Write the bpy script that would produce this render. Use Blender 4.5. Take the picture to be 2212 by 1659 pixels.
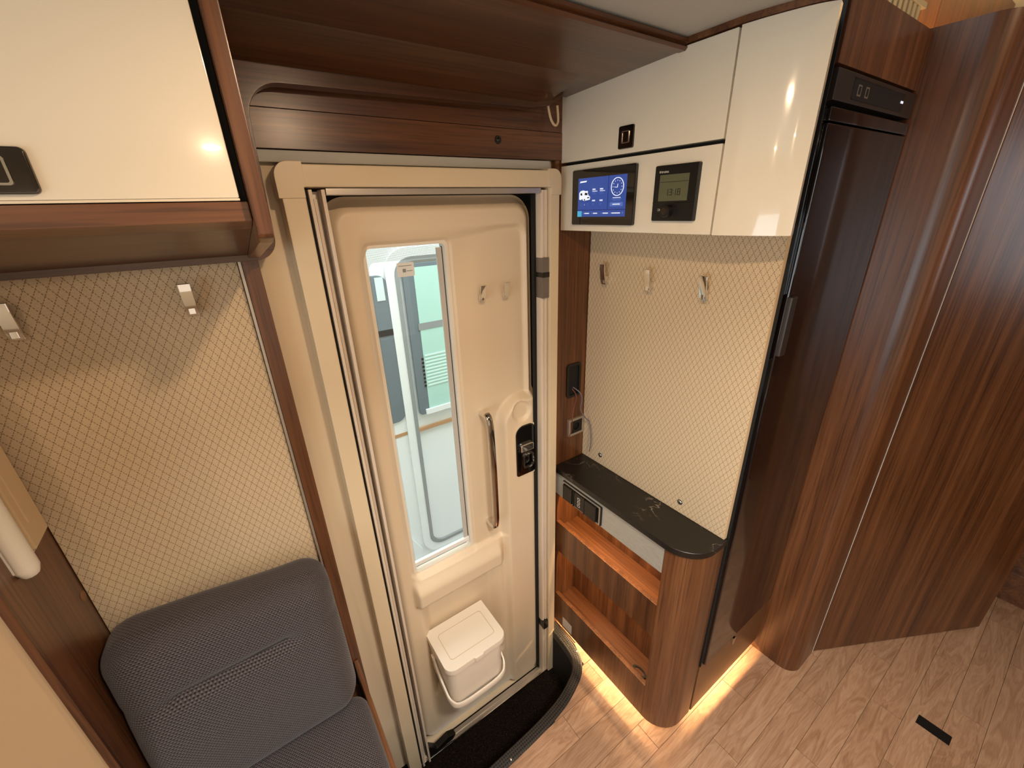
import bpy, bmesh, math, random
from mathutils import Vector, Matrix
random.seed(7)
for o in list(bpy.data.objects): bpy.data.objects.remove(o)
SC = bpy.context.scene; COL = SC.collection
PI = math.pi

# ------------------------------------------------------------------ camera, world, lights, exposure
cd = bpy.data.cameras.new('camera'); cam = bpy.data.objects.new('camera', cd); COL.objects.link(cam)
R = Matrix(((0.81991282, -0.57166625, -0.03067025), (-0.24539039, -0.30253878, -0.92100697), (0.51722966, 0.76267161, -0.38833683)))
cr = R.transposed() @ Matrix(((1, 0, 0), (0, -1, 0), (0, 0, -1)))
cam.matrix_world = Matrix.Translation((0, 0, 1.55)) @ cr.to_4x4()
cd.sensor_fit = 'HORIZONTAL'; cd.sensor_width = 36; cd.lens = 36 * 898.5645 / 2212; cd.clip_start = .02
SC.camera = cam
SC.view_settings.view_transform = 'Standard'; SC.view_settings.look = 'None'
SC.view_settings.gamma = 1; SC.view_settings.use_curve_mapping = False; SC.view_settings.exposure = 0.0

W = bpy.data.worlds.new('world'); SC.world = W; W.use_nodes = True
W.node_tree.nodes['Background'].inputs[0].default_value = (.91, .97, 1, 1)
W.node_tree.nodes['Background'].inputs[1].default_value = 1.6

def light(kind, name, loc, power, color, size=.1, size_y=None, aim=None, spread=None, spot=None):
    d = bpy.data.lights.new(name, kind); d.energy = power; d.color = color
    if kind == 'AREA':
        d.size = size; d.shape = 'RECTANGLE' if size_y else 'DISK'
        if size_y: d.size_y = size_y
        if spread: d.spread = spread
    else:
        d.shadow_soft_size = size
        if kind == 'SPOT': d.spot_size, d.spot_blend = spot
    o = bpy.data.objects.new(name, d); COL.objects.link(o); o.location = loc
    if aim is not None: o.rotation_euler = (Vector(aim) - Vector(loc)).to_track_quat('-Z', 'Y').to_euler()
    return o
WARM = (1, .69, .43); NEUT = (1, .90, .78); COOL = (.80, .92, 1)
light('AREA', 'ceiling_spot_main', (.26, .26, 1.795), 4.1, WARM, .05, aim=(.26, .36, 0))
light('AREA', 'ceiling_spot_aisle', (-.45, -.35, 1.795), 3.2, WARM, .05, aim=(-.45, -.3, 0))
light('AREA', 'ceiling_spot_rear', (1.10, -.30, 2.13), 3.6, WARM, .05, aim=(1.10, -.2, 0))
light('AREA', 'ceiling_spot_front', (-1.1, .1, 1.795), 3.0, WARM, .05, aim=(-1.1, .2, 0))
light('AREA', 'ceiling_spot_back', (.1, -.9, 1.795), 3.0, WARM, .05, aim=(.1, -.8, 0))
light('AREA', 'skylight', (.34, -.22, 1.805), 12, (1, .94, .87), .16, .16, aim=(.34, -.22, 0), spread=math.radians(125))
light('AREA', 'windscreen_daylight', (-2.0, -.3, .95), 24, (.78, .91, 1), 2.0, 1.0, aim=(0, -.1, 1.1))
light('AREA', 'side_window_daylight', (.3, -1.33, 1.10), 3, (1, .95, .88), 1.9, 1.0, aim=(.3, 0, 1.1))
light('AREA', 'rear_window_daylight', (2.25, -1.33, 1.45), 5, COOL, .9, .7, aim=(2.0, 0, 1.3))
light('AREA', 'outdoor_daylight', (1.2, 1.3, 3.0), 75, (.9, .97, 1), 2.0, 1.0, aim=(1.1, 2.1, .7))

# ------------------------------------------------------------------ helpers
def lin(h):
    h = h.lstrip('#'); c = [int(h[i:i + 2], 16) / 255 for i in (0, 2, 4)]
    return tuple(x / 12.92 if x <= .04045 else ((x + .055) / 1.055) ** 2.4 for x in c) + (1,)

class NT:
    def __init__(s, name):
        s.m = bpy.data.materials.new(name); s.m.use_nodes = True; s.t = s.m.node_tree; s.b = s.t.nodes['Principled BSDF']
    def n(s, typ, ins=None, **kw):
        x = s.t.nodes.new(typ)
        for k, v in kw.items(): setattr(x, k, v)
        for k, v in (ins or {}).items():
            if isinstance(v, bpy.types.NodeSocket): s.t.links.new(v, x.inputs[k])
            else: x.inputs[k].default_value = v
        return x
    def ma(s, op, a, b=0., c=None):
        i = {0: a, 1: b}
        if c is not None: i[2] = c
        return s.n('ShaderNodeMath', i, operation=op).outputs[0]
    def ob(s): return s.n('ShaderNodeTexCoord').outputs['Object']
    def xyz(s, v):
        x = s.n('ShaderNodeSeparateXYZ', {0: v}); return x.outputs[0], x.outputs[1], x.outputs[2]
    def comb(s, a, b, c): return s.n('ShaderNodeCombineXYZ', {0: a, 1: b, 2: c}).outputs[0]
    def noise(s, v, scale, detail=3., rough=.5, dist=0.): return s.n('ShaderNodeTexNoise', {'Vector': v, 'Scale': scale, 'Detail': detail, 'Roughness': rough, 'Distortion': dist}).outputs['Fac']
    def ramp(s, f, stops):
        x = s.n('ShaderNodeValToRGB', {0: f}); e = x.color_ramp.elements
        while len(e) < len(stops): e.new(.5)
        for q, (p, c) in zip(e, stops): q.position = p; q.color = c
        return x.outputs[0]
    def mix(s, f, a, b, mode='MIX'):
        x = s.n('ShaderNodeMix', data_type='RGBA', blend_type=mode)
        for k, v in ((0, f), (6, a), (7, b)):
            if isinstance(v, bpy.types.NodeSocket): s.t.links.new(v, x.inputs[k])
            else: x.inputs[k].default_value = v
        return x.outputs[2]
    def set(s, **kw):
        for k, v in kw.items():
            k = {'col': 'Base Color', 'rough': 'Roughness', 'metal': 'Metallic', 'coat': 'Coat Weight', 'cr': 'Coat Roughness', 'spec': 'Specular IOR Level', 'trans': 'Transmission Weight', 'ior': 'IOR', 'em': 'Emission Color', 'es': 'Emission Strength', 'alpha': 'Alpha', 'sheen': 'Sheen Weight', 'nrm': 'Normal'}[k]
            if isinstance(v, bpy.types.NodeSocket): s.t.links.new(v, s.b.inputs[k])
            else: s.b.inputs[k].default_value = v
        return s.m
    def bump(s, h, strength=.2, dist=.002): return s.n('ShaderNodeBump', {'Height': h, 'Strength': strength, 'Distance': dist}).outputs[0]

def flat(name, hexc, rough=.4, speck=.03, **kw):
    t = NT(name); c = lin(hexc)
    f = t.noise(t.ob(), 9., 4.)
    d = tuple(x * (1 - speck * 2) for x in c[:3]) + (1,)
    return t.set(col=t.mix(f, d, c), rough=rough, **kw)

def wood(name, axis, dark, mid, light_, rough=.33, coat=.28, fine=1.):
    t = NT(name); x, y, z = t.xyz(t.ob()); a = [x, y, z]
    k = 'XYZ'.index(axis)
    sc = [30.] * 3; sc[k] = .55
    v = t.comb(*[t.ma('MULTIPLY_ADD', a[i], sc[i], 7.37 + 3.1 * i) for i in range(3)])
    big = t.noise(v, 1.1, 5., .55, .15)
    sc2 = [190. * fine] * 3; sc2[k] = 5.
    v2 = t.comb(*[t.ma('MULTIPLY_ADD', a[i], sc2[i], 11.3 + 5.7 * i) for i in range(3)])
    fn = t.noise(v2, 1., 3., .6)
    f = t.ma('ADD', t.ma('MULTIPLY', big, .72), t.ma('MULTIPLY', fn, .28))
    c = t.ramp(f, [(.30, lin(dark)), (.50, lin(mid)), (.70, lin(light_))])
    pores = t.ramp(fn, [(.36, (.45, .45, .45, 1)), (.48, (1, 1, 1, 1))])
    c = t.mix(.55, c, pores, 'MULTIPLY')
    return t.set(col=c, rough=rough, coat=coat, cr=.25, nrm=t.bump(fn, .08, .0006))

def fabric_pattern(name, h, col='#D8C2A1', line='#6E5435'):
    t = NT(name); x, y, z = t.xyz(t.ob()); u = x if h == 'X' else y
    s60, c60 = math.sin(PI / 3), .5
    sp = .0130 * s60; tot = None
    for sg in (1, -1):
        p = t.ma('ADD', t.ma('MULTIPLY', u, s60), t.ma('MULTIPLY', z, sg * c60))      # across the line
        q = t.ma('SUBTRACT', t.ma('MULTIPLY', u, c60), t.ma('MULTIPLY', z, sg * s60))  # along it
        d = t.ma('ABSOLUTE', t.ma('SUBTRACT', t.ma('FRACT', t.ma('DIVIDE', p, sp)), .5))
        ln = t.ma('LESS_THAN', d, .055)
        ds = t.ma('LESS_THAN', t.ma('FRACT', t.ma('DIVIDE', q, .0130 / 3)), .66)
        m = t.ma('MULTIPLY', ln, ds)
        tot = m if tot is None else t.ma('MAXIMUM', tot, m)
    wv = t.comb(t.ma('MULTIPLY', u, 160.), 0., t.ma('MULTIPLY', z, 900.))
    w = t.noise(wv, 1., 2., .6)
    base = t.ramp(w, [(.3, tuple(v * .80 for v in lin(col)[:3]) + (1,)), (.7, lin(col))])
    return t.set(col=t.mix(t.ma('MULTIPLY', tot, .72), base, lin(line)), rough=.9, spec=.15, nrm=t.bump(w, .25, .0008))

def seat_fabric():
    t = NT('woven_charcoal_fabric'); x, v, _ = t.xyz(t.n('ShaderNodeTexCoord').outputs['UV'])
    k = 2 * PI / .0064
    # basket weave: alternating little bars
    row = t.ma('FLOOR', t.ma('DIVIDE', v, .0040))
    off = t.ma('MULTIPLY', t.ma('MODULO', row, 2.), .0032)
    s1 = t.ma('SINE', t.ma('MULTIPLY', t.ma('ADD', x, off), k))
    s2 = t.ma('SINE', t.ma('MULTIPLY', v, 2 * PI / .0040))
    h = t.ma('ADD', t.ma('MULTIPLY', s1, .5), t.ma('MULTIPLY', s2, .5))
    nz = t.noise(t.ob(), 420., 2.)
    f = t.ma('ADD', t.ma('MULTIPLY', t.ma('ADD', h, 1.), .33), t.ma('MULTIPLY', nz, .34))
    c = t.ramp(f, [(.2, lin('#1F1C1D')), (.5, lin('#474243')), (.8, lin('#676163'))])
    return t.set(col=c, rough=.95, spec=.1, sheen=.15, nrm=t.bump(f, .6, .0012))

def oak_floor():
    t = NT('pale_oak_plank'); r = t.n('ShaderNodeObjectInfo').outputs['Random']
    x, y, z = t.xyz(t.n('ShaderNodeTexCoord').outputs['Object'])
    ox = t.ma('MULTIPLY', r, 37.)
    v = t.comb(t.ma('ADD', t.ma('MULTIPLY', x, 2.2), ox), t.ma('ADD', t.ma('MULTIPLY', y, 15.), ox), ox)
    b = t.noise(v, 1.3, 3., .5, 1.6)
    rings = t.ma('FRACT', t.ma('MULTIPLY', b, 7.))
    rings = t.ma('ABSOLUTE', t.ma('SUBTRACT', rings, .5))
    v2 = t.comb(t.ma('MULTIPLY', x, 22.), t.ma('MULTIPLY', y, 420.), ox)
    fn = t.noise(v2, 1., 3., .6)
    f = t.ma('ADD', t.ma('MULTIPLY', rings, .34), t.ma('ADD', t.ma('MULTIPLY', fn, .36), t.ma('MULTIPLY', b, .48)))
    c = t.ramp(f, [(.25, lin('#8A6648')), (.5, lin('#AC876A')), (.75, lin('#C2A082'))])
    tone = t.ma('ADD', t.ma('MULTIPLY', r, .22), .86)
    tc = t.comb(tone, tone, tone)
    return t.set(col=t.mix(1., c, tc, 'MULTIPLY'), rough=.42, nrm=t.bump(fn, .10, .0006))

def marble():
    t = NT('black_marble_laminate'); n = t.noise(t.ob(), 6.5, 5., .55, .7)
    d = t.ma('ABSOLUTE', t.ma('SUBTRACT', n, .5))
    vein = t.ramp(d, [(0., (1, 1, 1, 1)), (.006, (0, 0, 0, 1))])
    gate = t.ramp(t.noise(t.ob(), 7., 2.), [(.52, (0, 0, 0, 1)), (.66, (1, 1, 1, 1))])
    g = t.mix(1., vein, gate, 'MULTIPLY')
    return t.set(col=t.mix(g, lin('#17130F'), lin('#8A7E6C')), rough=.38)

def carpet():
    t = NT('black_carpet'); n = t.noise(t.ob(), 380., 3., .7)
    c = t.ramp(n, [(.4, lin('#0D0A08')), (.6, lin('#251E19')), (.8, lin('#574A3E'))])
    return t.set(col=c, rough=1., spec=.05, nrm=t.bump(n, 1., .004))

def rubber_trim():
    t = NT('studded_black_rubber'); uv = t.n('ShaderNodeTexCoord').outputs['UV']
    x, y, z = t.xyz(uv)
    fx = t.ma('SUBTRACT', t.ma('FRACT', t.ma('DIVIDE', x, .0075)), .5); fy = t.ma('SUBTRACT', t.ma('FRACT', t.ma('DIVIDE', y, .0085)), .5)
    r = t.ma('MAXIMUM', t.ma('ABSOLUTE', fx), t.ma('ABSOLUTE', fy))
    hole = t.ramp(r, [(.24, (0, 0, 0, 1)), (.36, (1, 1, 1, 1))])
    return t.set(col=t.mix(hole, lin('#100E0D'), lin('#3A3733')), rough=.42, nrm=t.bump(hole, .8, .002))

def frit():
    t = NT('dotted_glass_border'); x, y, z = t.xyz(t.ob())
    p = t.ma('SINE', t.ma('MULTIPLY', t.ma('ADD', x, z), 2 * PI / .0042)); q = t.ma('SINE', t.ma('MULTIPLY', t.ma('SUBTRACT', x, z), 2 * PI / .0042))
    m = t.ma('GREATER_THAN', t.ma('MULTIPLY', p, q), .25)
    t.set(col=lin('#747B76'), rough=.5, alpha=t.ma('MULTIPLY', m, .85)); return t.m

def glass(name, tint=(1, 1, 1), refl=.08):
    t = NT(name); t.t.nodes.remove(t.b)
    tr = t.n('ShaderNodeBsdfTransparent', {0: tuple(tint) + (1,)}); gl = t.n('ShaderNodeBsdfGlossy', {0: (1, 1, 1, 1), 1: .01})
    fr = t.ma('MULTIPLY', t.n('ShaderNodeFresnel', {0: 1.5}).outputs[0], t.ma('SUBTRACT', 1., t.n('ShaderNodeNewGeometry').outputs['Backfacing']))
    mx = t.n('ShaderNodeMixShader', {0: fr, 1: tr.outputs[0], 2: gl.outputs[0]})
    t.t.links.new(mx.outputs[0], t.t.nodes['Material Output'].inputs[0]); return t.m

def emit(name, hexc, s):
    t = NT(name); return t.set(col=(0, 0, 0, 1), em=lin(hexc), es=s, rough=.3)

def brushed():
    t = NT('brushed_steel_foil'); x, y, z = t.xyz(t.ob())
    n = t.noise(t.comb(t.ma('MULTIPLY', x, 60.), t.ma('MULTIPLY', y, 60.), t.ma('MULTIPLY', z, 1500.)), 1., 2.)
    return t.set(col=t.ramp(n, [(.3, lin('#A9A69C')), (.7, lin('#C4C1B6'))]), metal=.35, rough=.45)

D, MID, L = '#432413', '#623B20', '#7F5230'
M = dict(
    wood_z=wood('walnut_upright_grain', 'Z', D, MID, L), wood_x=wood('walnut_lengthwise_grain', 'X', D, MID, L), wood_y=wood('walnut_crosswise_grain', 'Y', D, MID, L),
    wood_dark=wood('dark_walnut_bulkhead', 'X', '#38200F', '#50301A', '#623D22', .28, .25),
    cream=flat('cream_gloss_lacquer', '#E9E0CC', .12, .01, coat=1., cr=.03), cream_edge=flat('cream_edge_band', '#E2D6BE', .4, .01),
    plastic=flat('beige_moulded_plastic', '#E0CDB0', .42, .015), frame=flat('beige_frame_plastic', '#D8C6A6', .38, .01),
    panelbeige=flat('warm_beige_laminate', '#B5956F', .5, .02), wall=flat('beige_wallboard', '#D9C6A8', .6, .02), greywall=flat('grey_liner_strip', '#B9B7AE', .6, .02),
    rail=flat('pale_screen_rail', '#D6C7B4', .40, .01), alu=flat('anodised_aluminium', '#BDB4A8', .34, .02, metal=.7), chrome=flat('chrome_plating', '#E8E6E2', .06, .0, metal=1.), handlechrome=flat('polished_handle_metal', '#A8A29A', .07, .0, metal=1.), darkchrome=flat('smoked_chrome', '#55504C', .10, .0, metal=1.),
    black=flat('black_satin_plastic', '#141210', .38, .02), blackgloss=flat('black_gloss_plastic', '#0B0A0A', .08, .0, coat=.6), seal=flat('black_rubber_seal', '#070707', .75, .0),
    fridge=flat('smoked_gloss_fridge_front', '#110A0A', .09, .01, coat=.6, cr=.04), fridgepanel=flat('dark_grey_fridge_panel', '#2C2420', .35, .01),
    bronze=flat('bronze_brown_drawer_front', '#6A4A2E', .38, .02), white=flat('white_body_paint', '#E9EDEC', .25, .01), offwhite=flat('white_plastic', '#E6E0D2', .3, .01),
    clear=flat('clear_lens_plastic', '#CBB28D', .2, .01), label=flat('silver_sticker', '#CFC9C4', .4, .02), guide=flat('pale_blind_guide', '#BDB9B2', .4, .0), bin=flat('ivory_bin_plastic', '#F1E9DA', .38, .01), greystrap=flat('smoky_strap_plastic', '#6E655C', .3, .02),
    fabx=fabric_pattern('diamond_dash_fabric_side', 'X'), faby=fabric_pattern('diamond_dash_fabric_end', 'Y'), fabedge=flat('fabric_panel_edge', '#C7AC88', .8, .03),
    seat=seat_fabric(), seam=flat('charcoal_seam_thread', '#2B292C', .9, .0), floor=oak_floor(), groove=flat('plank_joint', '#7A6148', .6, .0), marble=marble(), carpet=carpet(), trim=rubber_trim(), brushed=brushed(),
    glass=glass('window_glass', (.95, .98, .97)), frit=frit(), teal=flat('teal_reflection_window', '#B4DDD2', .12, .02, coat=.5), darkglass=flat('dark_tinted_window', '#6B7880', .10, .02, coat=.5),  # teal: reflected colour put into the pane's base colour
    grey=flat('grey_rubber_gasket', '#8E9292', .5, .0), slat=flat('pale_louvre_slat', '#D2EAE3', .35, .01), orange=flat('tan_side_stripe', '#B98D64', .5, .0), ground=flat('grey_hall_floor', '#9A9A98', .7, .03),
    led=emit('warm_led', '#FFB45A', 4.), screen=emit('blue_touchscreen', '#3C57A8', .75), screenw=emit('screen_white', '#F4F6FF', 1.0), screenl=emit('screen_light_blue', '#5C78C4', .8), screenc=emit('screen_cyan', '#4FB4D8', .9), screend=emit('screen_deep_blue', '#263C86', .6),
    lcd=flat('green_grey_lcd', '#5E6048', .3, .01), lcdink=flat('lcd_ink', '#1E1F18', .5, .0), print=flat('white_print', '#D8D4CC', .5, .0), ivory=flat('ivory_vent_plastic', '#D9C79C', .5, .02), wire=flat('grey_violet_wire', '#6A6570', .5, .0), wirered=flat('dark_red_wire', '#7A3A2E', .5, .0), wirecream=flat('cream_cable', '#D9BF9A', .5, .0),
    cap=flat('brown_cover_cap', '#7E5837', .45, .0),
)

OFF = {}
def origin_of(o): return OFF.get(o.name, Vector((0, 0, 0)))
def smooth(me, ang=35):
    for p in me.polygons: p.use_smooth = True
    bm = bmesh.new(); bm.from_mesh(me); a = math.radians(ang)
    for e in bm.edges:
        if len(e.link_faces) == 2 and e.calc_face_angle(0) > a: e.smooth = False
    bm.to_mesh(me); bm.free()

def obj(name, bm, mat, parent=None, label=None, cat=None, group=None, kind=None, sm=True, ang=35, recalc=True):
    """one mesh object from a bmesh in world coordinates"""
    me = bpy.data.meshes.new(name)
    if recalc: bmesh.ops.recalc_face_normals(bm, faces=bm.faces[:])
    vs = [v.co for v in bm.verts]
    if parent is None:
        lo = [min(v[i] for v in vs) for i in range(3)]; hi = [max(v[i] for v in vs) for i in range(3)]
        off = Vector(((lo[0] + hi[0]) / 2, (lo[1] + hi[1]) / 2, lo[2]))
    else: off = origin_of(parent)
    bmesh.ops.translate(bm, verts=bm.verts[:], vec=-off)
    bm.to_mesh(me); bm.free()
    if sm: smooth(me, ang)
    o = bpy.data.objects.new(name, me); COL.objects.link(o)
    if sm and len(me.vertices) < 8000: w = o.modifiers.new('weighted', 'WEIGHTED_NORMAL'); w.keep_sharp = True; w.weight = 80
    for m in (mat if isinstance(mat, (list, tuple)) else [mat]): me.materials.append(M[m])
    OFF[o.name] = off
    if parent is None: o.location = off
    else: o.parent = parent
    tag(o, label, cat, group, kind); return o
def tag(o, label=None, cat=None, group=None, kind=None):
    for k, v in (('label', label), ('category', cat), ('group', group), ('kind', kind)):
        if v: o[k] = v
def thing(name, loc, label=None, cat=None, group=None, kind=None):
    o = bpy.data.objects.new(name, None); COL.objects.link(o); o.location = loc; o.empty_display_size = .05
    OFF[o.name] = Vector(loc); tag(o, label, cat, group, kind); return o

def new(): return bmesh.new()
class F:
    """a drawing plane: origin o, right u, up v, out n"""
    def __init__(s, o, u, v, n): s.o, s.u, s.v, s.n = Vector(o), Vector(u), Vector(v), Vector(n)
    def __call__(s, a, b, d=0.): return s.o + s.u * a + s.v * b + s.n * d
def FY(y): return F((0, y, 0), (1, 0, 0), (0, 0, 1), (0, -1, 0))     # faces the camera (-Y); a = X, b = Z
def FX(x): return F((x, 0, 0), (0, 1, 0), (0, 0, 1), (-1, 0, 0))      # faces -X; a = Y, b = Z
def FZ(z): return F((0, 0, z), (1, 0, 0), (0, 1, 0), (0, 0, 1))       # faces up; a = X, b = Y
def loft(bm, rings, cap0=True, cap1=True):
    vs = [[bm.verts.new(p) for p in r] for r in rings]; n = len(vs[0])
    for a, b in zip(vs, vs[1:]):
        for i in range(n): bm.faces.new((a[i], a[(i + 1) % n], b[(i + 1) % n], b[i]))
    if cap0: bm.faces.new(vs[0][::-1])
    if cap1: bm.faces.new(vs[-1])
    return bm
def rr(a0, a1, b0, b1, r=0., seg=6):
    """rounded rectangle outline; r may be four radii (bl, br, tr, tl)"""
    q = list(r) if isinstance(r, (tuple, list)) else [r] * 4; out = []
    for (cx, cy, sx, sy, t0, rad) in ((a0, b0, 1, 1, PI, q[0]), (a1, b0, -1, 1, 1.5 * PI, q[1]), (a1, b1, -1, -1, 0, q[2]), (a0, b1, 1, -1, .5 * PI, q[3])):
        if rad <= 1e-6: out.append((cx, cy)); continue
        for i in range(seg + 1):
            t = t0 + .5 * PI * i / seg; out.append((cx + sx * rad + rad * math.cos(t), cy + sy * rad + rad * math.sin(t)))
    return out
def plate(bm, f, a0, a1, b0, b1, d0, d1, r=0., bev=.0, seg=6):
    """rounded plate from depth d0 to d1 with a small front chamfer"""
    def rad(x, e): return [max(v - e, 0 if v == 0 else .0002) for v in x] if isinstance(x, (tuple, list)) else max(x - e, 0 if x == 0 else .0002)
    o = rr(a0, a1, b0, b1, r, seg); rings = [[f(a, b, d0) for a, b in o]]
    s = 1 if d1 > d0 else -1
    if bev:
        rings.append([f(a, b, d1 - s * bev) for a, b in o])
        i1 = rr(a0 + bev * .3, a1 - bev * .3, b0 + bev * .3, b1 - bev * .3, rad(r, bev * .3), seg); rings.append([f(a, b, d1 - s * bev * .3) for a, b in i1])
        i2 = rr(a0 + bev, a1 - bev, b0 + bev, b1 - bev, rad(r, bev), seg); rings.append([f(a, b, d1) for a, b in i2])
    else: rings.append([f(a, b, d1) for a, b in o])
    return loft(bm, rings)
def ringp(bm, f, outer, inner, d0, d1):
    """flat ring between two outlines of equal point count, with depth"""
    A = [[bm.verts.new(f(a, b, d)) for a, b in o] for o, d in ((outer, d0), (outer, d1), (inner, d1), (inner, d0))]; n = len(outer)
    for k in range(4):
        p, q = A[k], A[(k + 1) % 4]
        for i in range(n): bm.faces.new((p[i], p[(i + 1) % n], q[(i + 1) % n], q[i]))
    return bm
def prism(bm, f, poly, d0, d1, bev=0, seg=2):
    b2 = bmesh.new(); loft(b2, [[f(a, b, d0) for a, b in poly], [f(a, b, d1) for a, b in poly]])
    return merge(bm, b2, bev, seg)
def merge(bm, b2, bev=0, seg=2):
    bmesh.ops.recalc_face_normals(b2, faces=b2.faces[:])
    if bev:
        es = [e for e in b2.edges if len(e.link_faces) == 2 and e.calc_face_angle(0) > .6]
        bmesh.ops.bevel(b2, geom=es, offset=bev, segments=seg, affect='EDGES', clamp_overlap=True, profile=.6)
    me = bpy.data.meshes.new('t'); b2.to_mesh(me); b2.free(); bm.from_mesh(me); bpy.data.meshes.remove(me); return bm
def box(bm, x0, x1, y0, y1, z0, z1, bev=0, seg=2):
    return prism(bm, FZ(0), [(x0, y0), (x1, y0), (x1, y1), (x0, y1)], z0, z1, bev, seg)
def bx(*a, **k): return box(new(), *a, **k)
def pl(*a, **k): return plate(new(), *a, **k)
def pr(*a, **k): return prism(new(), *a, **k)
def tube(bm, pts, r, n=8, caps=True):
    pts = [Vector(p) for p in pts]; rings = []; up = None
    for i, p in enumerate(pts):
        d = (pts[min(i + 1, len(pts) - 1)] - pts[max(i - 1, 0)]).normalized()
        if up is None: up = d.orthogonal().normalized()
        up = (up - d * up.dot(d)).normalized(); sd = d.cross(up)
        rr_ = r[i] if isinstance(r, (list, tuple)) else r
        rings.append([p + (up * math.cos(2 * PI * k / n) + sd * math.sin(2 * PI * k / n)) * rr_ for k in range(n)])
    return loft(bm, rings, caps, caps)
def sweep(bm, pts, prof, up):
    """sweep a closed (side, height) profile along pts; up is the height direction"""
    pts = [Vector(p) for p in pts]; rings = []; up = Vector(up)
    for i, p in enumerate(pts):
        d = (pts[min(i + 1, len(pts) - 1)] - pts[max(i - 1, 0)]).normalized(); s = d.cross(up).normalized()
        rings.append([p + s * a + up * b for a, b in prof])
    return loft(bm, rings)
def disc(bm, f, a, b, r, d0, d1, bev=.0, n=20, ratio=1.):
    rings = [(r, d0), (r, d1 - bev), (r - bev * .4, d1 - bev * .2), (r - bev, d1)] if bev else [(r, d0), (r, d1)]
    return loft(bm, [[f(a + q * math.cos(2 * PI * k / n), b + q * ratio * math.sin(2 * PI * k / n), d) for k in range(n)] for q, d in rings])
def dome(bm, f, a, b, r, d0, h, n=16):
    rings = [[f(a + r * math.cos(t) * math.cos(2 * PI * k / n), b + r * math.cos(t) * math.sin(2 * PI * k / n), d0 + h * math.sin(t)) for k in range(n)] for t in (0, .4, .8, 1.2, 1.5)]
    return loft(bm, rings)
def catmull(ps, n=8):
    ps = [Vector(p) for p in ps]; out = []
    for i in range(len(ps) - 1):
        a, b, c, d = ps[max(i - 1, 0)], ps[i], ps[i + 1], ps[min(i + 2, len(ps) - 1)]
        for k in range(n):
            t = k / n; out.append(.5 * ((2 * b) + (c - a) * t + (2 * a - 5 * b + 4 * c - d) * t * t + (3 * b - a - 3 * c + d) * t ** 3))
    return out + [ps[-1]]
def text(name, body, f, a, b, size, d, mat, parent, shear=0.):
    cu = bpy.data.curves.new('t', 'FONT'); cu.body = body; cu.size = size; cu.extrude = .0002; cu.shear = shear; cu.resolution_u = 2
    o = bpy.data.objects.new('t', cu); COL.objects.link(o); bpy.context.view_layer.update()
    me = bpy.data.meshes.new_from_object(o.evaluated_get(bpy.context.evaluated_depsgraph_get())); bpy.data.objects.remove(o)
    bm = new(); bm.from_mesh(me); bpy.data.meshes.remove(me)
    for v in bm.verts: v.co = f(a + v.co.x, b + v.co.y, d + v.co.z)
    return obj(name, bm, mat, parent, sm=False, recalc=False)
def rbox(cx, cy, cz, hx, hy, hz, r, n=(20, 10, 20), fn=None):
    """soft rounded box with an optional shaping function"""
    bm = new(); idx = {}; par = {}; uvl = bm.loops.layers.uv.new('uv')
    def vert(i, j, k):
        if (i, j, k) not in idx:
            p = Vector((hx * (2 * i / n[0] - 1), hy * (2 * j / n[1] - 1), hz * (2 * k / n[2] - 1)))
            q = Vector([max(-h + r, min(h - r, c)) for c, h in zip(p, (hx, hy, hz))]); e = p - q
            if e.length > 1e-9: p = q + e.normalized() * r
            p = p + Vector((cx, cy, cz))
            if fn: p = fn(p)
            idx[(i, j, k)] = bm.verts.new(p); par[idx[(i, j, k)]] = (i, j, k)
        return idx[(i, j, k)]
    a, b, c = n
    for k in (0, c):
        for i in range(a):
            for j in range(b): bm.faces.new([vert(i, j, k), vert(i + 1, j, k), vert(i + 1, j + 1, k), vert(i, j + 1, k)])
    for j in (0, b):
        for i in range(a):
            for k in range(c): bm.faces.new([vert(i, j, k), vert(i + 1, j, k), vert(i + 1, j, k + 1), vert(i, j, k + 1)])
    for i in (0, a):
        for j in range(b):
            for k in range(c): bm.faces.new([vert(i, j, k), vert(i, j + 1, k), vert(i, j + 1, k + 1), vert(i, j, k + 1)])
    for f_ in bm.faces:
        ks = [par[l.vert] for l in f_.loops]
        for l, (i, j, k) in zip(f_.loops, ks):
            X_, Y_, Z_ = 2 * hx * i / a, 2 * hy * j / b, 2 * hz * k / c
            if all(q[1] == 0 for q in ks) or all(q[1] == b for q in ks): l[uvl].uv = (X_, Z_)
            elif all(q[2] == c for q in ks) or all(q[2] == 0 for q in ks): l[uvl].uv = (X_, 2 * hz + Y_)
            else: l[uvl].uv = (Y_, Z_)
    return bm
def sst(a, b, x):
    t = max(0., min(1., (x - a) / (b - a))); return t * t * (3 - 2 * t)
def sdrr(x, z, a0, a1, b0, b1, r):
    cx, cz = (a0 + a1) / 2, (b0 + b1) / 2; qx, qz = abs(x - cx) - (a1 - a0) / 2 + r, abs(z - cz) - (b1 - b0) / 2 + r
    return math.hypot(max(qx, 0), max(qz, 0)) + min(max(qx, qz), 0) - r

# ------------------------------------------------------------------ setting: floor, walls, ceiling
def edge_y(x):
    """outer edge of the entrance step in the floor: y of the edge at x"""
    pts = EDGE
    if x <= pts[0][0]: return pts[0][1]
    for (x0, y0), (x1, y1) in zip(pts, pts[1:]):
        if x0 <= x <= x1: return y0 + (y1 - y0) * (x - x0) / (x1 - x0)
    return .92
EC = catmull([(-.10, .595, 0), (.10, .602, 0), (.357, .612, 0), (.50, .620, 0), (.60, .634, 0), (.668, .655, 0), (.722, .681, 0), (.757, .718, 0), (.772, .765, 0), (.778, .83, 0), (.780, .90, 0)], 6)
EDGE = [(p.x, p.y) for p in EC]

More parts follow.
